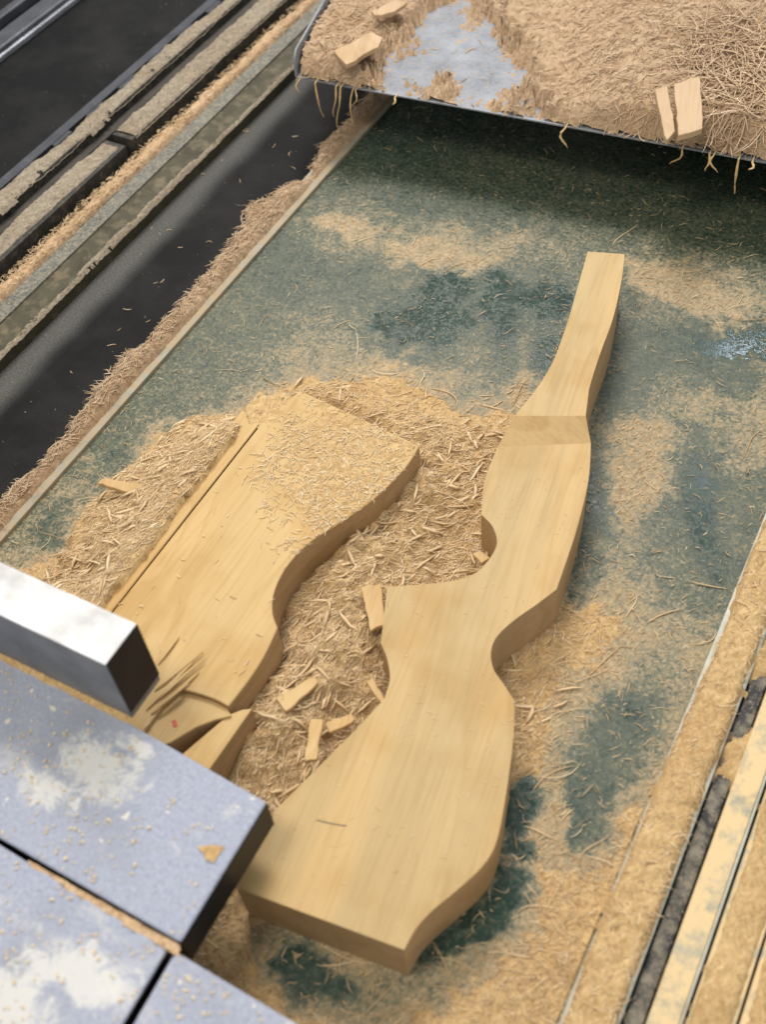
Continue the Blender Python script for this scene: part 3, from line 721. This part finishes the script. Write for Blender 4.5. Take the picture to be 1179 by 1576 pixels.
patch('yellow_dust', [(305, 1302), (345, 1302), (330, 1334), (316, 1326)], ZA, M_DUSTW, 'small cream crumb patch near the right end of the large clamp plate', .001, -.0008, 87, .0007, soft=.005)
# bright bar, with the shade of its face and end put into the materials
hb = .064
zb_ = ZA+hb
q = U(210, 960, zb_); q2 = U(165, 1025, zb_)
xq = (q[0]+q2[0])/2
yq1 = U(105, 912, zb_)[1]; yq1 = q[1]; yq0 = q2[1]
M_BAR = metal_mat('milled_aluminium', (.74, .75, .77), 0.55, 0.0, 0.2, (.7, .68, .62), 90)
M_BARF = metal_mat('bar_face_shade', (.20, .21, .23), 0.45, 0.3, 0.25, (.35, .32, .27), 60)  # darker grey paints the shade on the bar's front
bar = empty('clamp_bar', (xq, (yq0+yq1)/2, ZA)); bpy.context.view_layer.update(); inv = Matrix.Translation(bar.location).inverted()
b = link('bar_body', box_mesh('bar_body', -.8, xq-.001, yq0, yq1, ZA+.0005, zb_-.0012), M_BARF, bar); b.matrix_parent_inverse = inv; bevel(b, .001)
b = link('bar_top', box_mesh('bar_top', -.8, xq-.001, yq0+.0002, yq1-.0002, zb_-.0011, zb_), M_BAR, bar); b.matrix_parent_inverse = inv
b = link('end_shade', box_mesh('end_shade', xq-.0009, xq, yq0+.0003, yq1-.0003, ZA+.008, zb_-.0003), M_SIDE, bar); b.matrix_parent_inverse = inv  # thin black sheet added as shade on the bar's end
tag(bar, 'square metal bar with a bright top and painted shade on its face and end standing on the large clamp plate', 'clamp bar')
rg = heightfield('bar_sawdust', np.arange(-.75, xq-.002, .002), np.arange(yq0-.006, yq0+.002, .001), lambda x, y: ZA-.001+.003*sst(yq0-.005, yq0-.001, y)+(fbm(x, y, 160, 3, 71)-.5)*.002, M_DUSTW, zmin=ZA-.0005)
tag(rg, 'line of yellow sawdust at the foot of the bright bar', 'sawdust', kind='stuff')
# ------------------------------------------------------------------ loose shavings
def samp(n, box, prob, z=0.0, poly=None):
    """points of a box of photo pixels, kept with the chance prob(x, y)"""
    out = []; got = 0
    while got < n:
        px = rng.uniform(box[0], box[2], 20000); py = rng.uniform(box[1], box[3], 20000)
        d = np.tensordot(RW, np.stack([px-CX, py-CY, px*0+FPX]), 1); t = (z-H)/d[2]; x = d[0]*t; y = d[1]*t
        k = rng.random(20000) < prob(x, y)
        out.append(np.stack([x[k], y[k]], 1)); got += int(k.sum())
        if len(out) > 400: break
    return np.concatenate(out)[:n]
stock_xy = [(p[0], p[1]) for p in top[:ridx+1]+ntop]
slab_xy = [p[:2] for p in P3(slab_px, T1)]
brk_xy = [U(*p, TB)[:2] for p in [(351, 1090), (395, 1088), (300, 1215), (190, 1200), (250, 1080)]]
strip_xy = [U(*p, T1)[:2] for p in [(398, 648), (171, 935), (50, 1095), (20, 1090), (146, 930), (372, 630)]]
strip_in = [U(*p, T1)[:2] for p in [(402, 645), (171, 940), (50, 1095), (30, 1090), (160, 930), (386, 648)]]
def offwood(x, y): return ~(inpoly(x, y, stock_xy) | inpoly(x, y, slab_xy) | inpoly(x, y, brk_xy) | inpoly(x, y, strip_in))
def onbed(x, y): return (x > XL+.002) & (x < XR-.002) & offwood(x, y)
bedz = lambda x, y: np.maximum(bed_height(x, y), 0.0002)
def heapw(x, y):
    px, py = proj(x, y, 0.)
    r = (.12*sst(4.0, 7.2, dens(x, y))+.88*sst(7.0, 8.0, dens(x, y)))*np.where(px < 880, 1, 0)*np.where((px > 80) & (py < 1260), 1, 0); return r*onbed(x, y)
P_ = samp(15000, (60, 590, 900, 1260), heapw)
n = len(P_); px, py = proj(P_[:, 0], P_[:, 1])
a0 = np.where(px > 380, .8, 1.0)+np.where(py > 980, .5, 0)
tag(strands('wood_shavings', P_, rng.lognormal(-5.0, .6, n), .0004+.0012*rng.random(n)**2, rng.normal(a0, .5), bedz, .0006, .45, .02, tint=.60, var=.18),
    'matted wood shavings heaped around the wide offcut and the long blank', 'shavings', kind='stuff')
P_ = samp(300, (60, 590, 900, 1260), heapw); n = len(P_)
tag(strands('wood_flakes', P_, rng.uniform(.008, .022, n), rng.uniform(.0022, .0042, n), rng.normal(.9, .7, n), bedz, .0015, .12, .05, K=4, tint=.55, var=.15),
    'broad pale flakes mixed into the heap between the wooden pieces', 'shavings', kind='stuff')
P_ = samp(14000, (0, 150, 1179, 1576), lambda x, y: (.10+.9*sst(4.5, 7, dens(x, y)))*onbed(x, y))
n = len(P_)
tag(strands('fine_shavings', P_, rng.lognormal(-5.25, .5, n), rng.uniform(.0004, .0009, n), rng.normal(.5, 1.0, n), bedz, .001, .5, .1, K=4),
    'fine wood fibres scattered over the green bed', 'shavings', kind='stuff')
P_ = samp(170, (0, 300, 1179, 1576), lambda x, y: sst(2, 6, dens(x, y))*onbed(x, y)); n = len(P_)
tag(strands('long_fibres', P_, rng.uniform(.018, .045, n), rng.uniform(.0007, .0013, n), rng.normal(.8, .8, n), bedz, .0006, .4, .03, K=9),
    'long curled fibres lying on the dusty bed', 'shavings', kind='stuff')
# on the slab
flat1 = lambda x, y: x*0+T1
def slabp(x, y):
    px, py = proj(x, y, T1); e = ((px-535)/150)**2+((py-735)/140)**2+(fbm(x, y, 30, 3, 66)-.5)*1.6
    return inpoly(x, y, slab_xy)*(sst(1.3, .2, e)*(.25+fbm(x, y, 40, 3, 6))+.006)
P_ = samp(1700, (60, 590, 660, 1150), slabp, T1); n = len(P_)
tag(strands('slab_shavings', P_, rng.lognormal(-5.2, .45, n), rng.uniform(.0004, .0010, n), rng.normal(.5, 1.0, n), flat1, .0008, .6, .04, K=5, tint=.85),
    'light shavings strewn over the top of the wide offcut', 'shavings', kind='stuff')
def slab_h(x, y):
    px, py = proj(x, y, T1); e = ((px-550)/120)**2+((py-710)/115)**2; e2_ = ((px-408)/42)**2+((py-630)/30)**2
    e = np.minimum(e, e2_)
    return T1-.0012+.0016*sst(1.7, .3, e)+(fbm(x, y, 220, 5, 61)-.53)*.0055*sst(2.2, .4, e)-.002*sst(1.2, 2.2, e)
o = heightfield('slab_sawdust', np.arange(min(p[0] for p in slab_xy)-.02, max(p[0] for p in slab_xy), .0018), np.arange(min(p[1] for p in slab_xy), max(p[1] for p in slab_xy), .0018),
                slab_h, M_DUSTW, mask=lambda x, y: inpoly(x, y, [p[:2] for p in P3([(374, 632), (395, 600), (462, 602), (640, 687), (575, 764), (475, 832), (441, 868), (380, 760), (400, 662), (380, 650)], T1)]), zmin=T1-.0002)
tag(o, 'thin patches of sawdust on the wide offcut', 'sawdust', kind='stuff')
P_ = samp(150, (360, 640, 910, 1460), lambda x, y: inpoly(x, y, slab_xy)*0+inpoly(x, y, [p[:2] for p in top])*1.0, T2); n = len(P_)
tag(strands('blank_fibres', P_, rng.uniform(.0015, .006, n), rng.uniform(.0003, .0006, n), rng.uniform(0, 3, n), lambda x, y: x*0+T2, .0002, .6, .02, K=5, tint=.9),
    'few tiny fibres lying on the long shaped blank', 'shavings', kind='stuff')
# on the tray
def trp(x, y):
    u, v = tuv(x, y); px, py = proj(x, y, ZT); return (u > .003)*(v > -.001)*(u < .7)*(1-.97*tray_d(x, y))*(.35+.65*np.maximum(sst(620, 560, px), sst(840, 960, px)))
P_ = samp(3800, (455, 0, 1179, 260), trp, ZT); n = len(P_)
tzf = lambda x, y: np.maximum(tray_h(x, y), ZT)
tag(strands('tray_shavings', P_, rng.lognormal(-4.6, .45, n), rng.uniform(.0006, .0015, n), rng.normal(.9, .9, n), tzf, .0015, .5, .08, mat=M_STRP),
    'fine shavings matted over the tray', 'shavings', kind='stuff')
def trc(x, y):
    px, py = proj(x, y, ZT+.01); e = ((px-1130)/85)**2+((py-140)/95)**2
    return tuv(x, y)[1] > .004 if False else (tuv(x, y)[1] > .004)*sst(1.5, .4, e)
P_ = samp(620, (980, 20, 1179, 260), trc, ZT); n = len(P_)
tag(strands('coarse_shavings', P_, rng.uniform(.025, .055, n), rng.uniform(.0011, .0019, n), rng.uniform(0, 3.14, n), tzf, .006, .4, .08, K=8, mat=M_STRP),
    'coarse curly shavings piled at the right end of the tray', 'shavings', kind='stuff')
# strands hanging from the tray edge
HG = 'wood strands hanging from the tray edge'
HL = [(462, 20, 0), (487, 58, 12), (519, 55, -4), (526, 74, -8), (545, 62, -4), (549, 34, -2), (610, 10, 2), (872, 30, 2), (1052, 26, -8), (1094, 26, 2), (1101, 24, 6), (1139, 56, 5), (1160, 10, 2)]
nm = {True: 'long', False: 'short'}
for k, (hx, L, dx) in enumerate(HL):
    s = (hx-455)/(1179-455); ey = 120+130*s
    zz = ZT+.002; p = Vector(U(hx, ey, zz))-Vector((0, .002, 0))
    Lm = L*.0006
    pts = [p+Vector((0, .006, .001)), p+Vector((0, -.001, 0))]
    w1 = random.uniform(-.004, .004)
    for t in (.2, .4, .6, .8, 1.0):
        pts.append(p+Vector((dx*.0007*t+w1*math.sin(t*5), -.002-.002*t-.003*math.sin(t*3), -Lm*t)))
    side = 'left' if hx < 640 else 'right' if hx > 1000 else 'middle'
    sliver('hanging_strand', pts, random.uniform(.0014, .0024), M_CHIP, '%s pale wood strand from the left hanging over the tray front edge' % ORD[k], 'wood strand', HG)
# ridge and ledge strands
P_ = samp(2600, (-40, 140, 640, 900), lambda x, y: ((x > xd0-.004+rag(y, 0, .026)) & (x < XL-.010))*.9, ZE); n = len(P_)
tag(strands('ridge_shavings', P_, rng.lognormal(-4.75, .4, n), rng.uniform(.0005, .0013, n), rng.normal(1.0, .8, n), lambda x, y: np.maximum(ledge_h(x, y), ZE-.002), .002, .5, .10, mat=M_STRP),
    'shavings tangled along the ragged ridge at the left edge of the bed', 'shavings', kind='stuff')
P_ = samp(2200, (860, 760, 1179, 1576), lambda x, y: (x > XR+.004)*(x < Xr(970, .004, R15))*.9, .004); n = len(P_)
lz = lambda x, y: x*0+.009+(fbm(x, y, 110, 4, 11)-.5)*.008
tag(strands('ledge_shavings', P_, rng.lognormal(-4.75, .4, n), rng.uniform(.0005, .0012, n), rng.normal(1.0, .9, n), lz, .002, .8, .12),
    'curly shavings on the right ledge', 'shavings', kind='stuff')
P_ = samp(1700, (0, 0, 560, 560), lambda x, y: ((x > Xr(170, zr, 280)) & (x < Xr(197, zr, 280)))*1.0, zr); n = len(P_)
tag(strands('rail_shavings', P_, rng.lognormal(-5.0, .4, n), rng.uniform(.0005, .0011, n), rng.normal(1.2, .9, n), lambda x, y: x*0+zr+.004, .003, .6, .15, K=5),
    'shavings on the cover strip between the left rails', 'shavings', kind='stuff')
P_ = samp(26, (100, 200, 560, 640), lambda x, y: (x > bx0+.01) & (x < xd0-.01), ZP); n = len(P_)
tag(strands('pit_shavings', P_, rng.uniform(.003, .010, n), rng.uniform(.0006, .0013, n), rng.uniform(0, 3, n), lambda x, y: x*0+ZP, .0005, .6, .05, K=5),
    'few loose fibres fallen on the dark pit floor', 'shavings', kind='stuff')
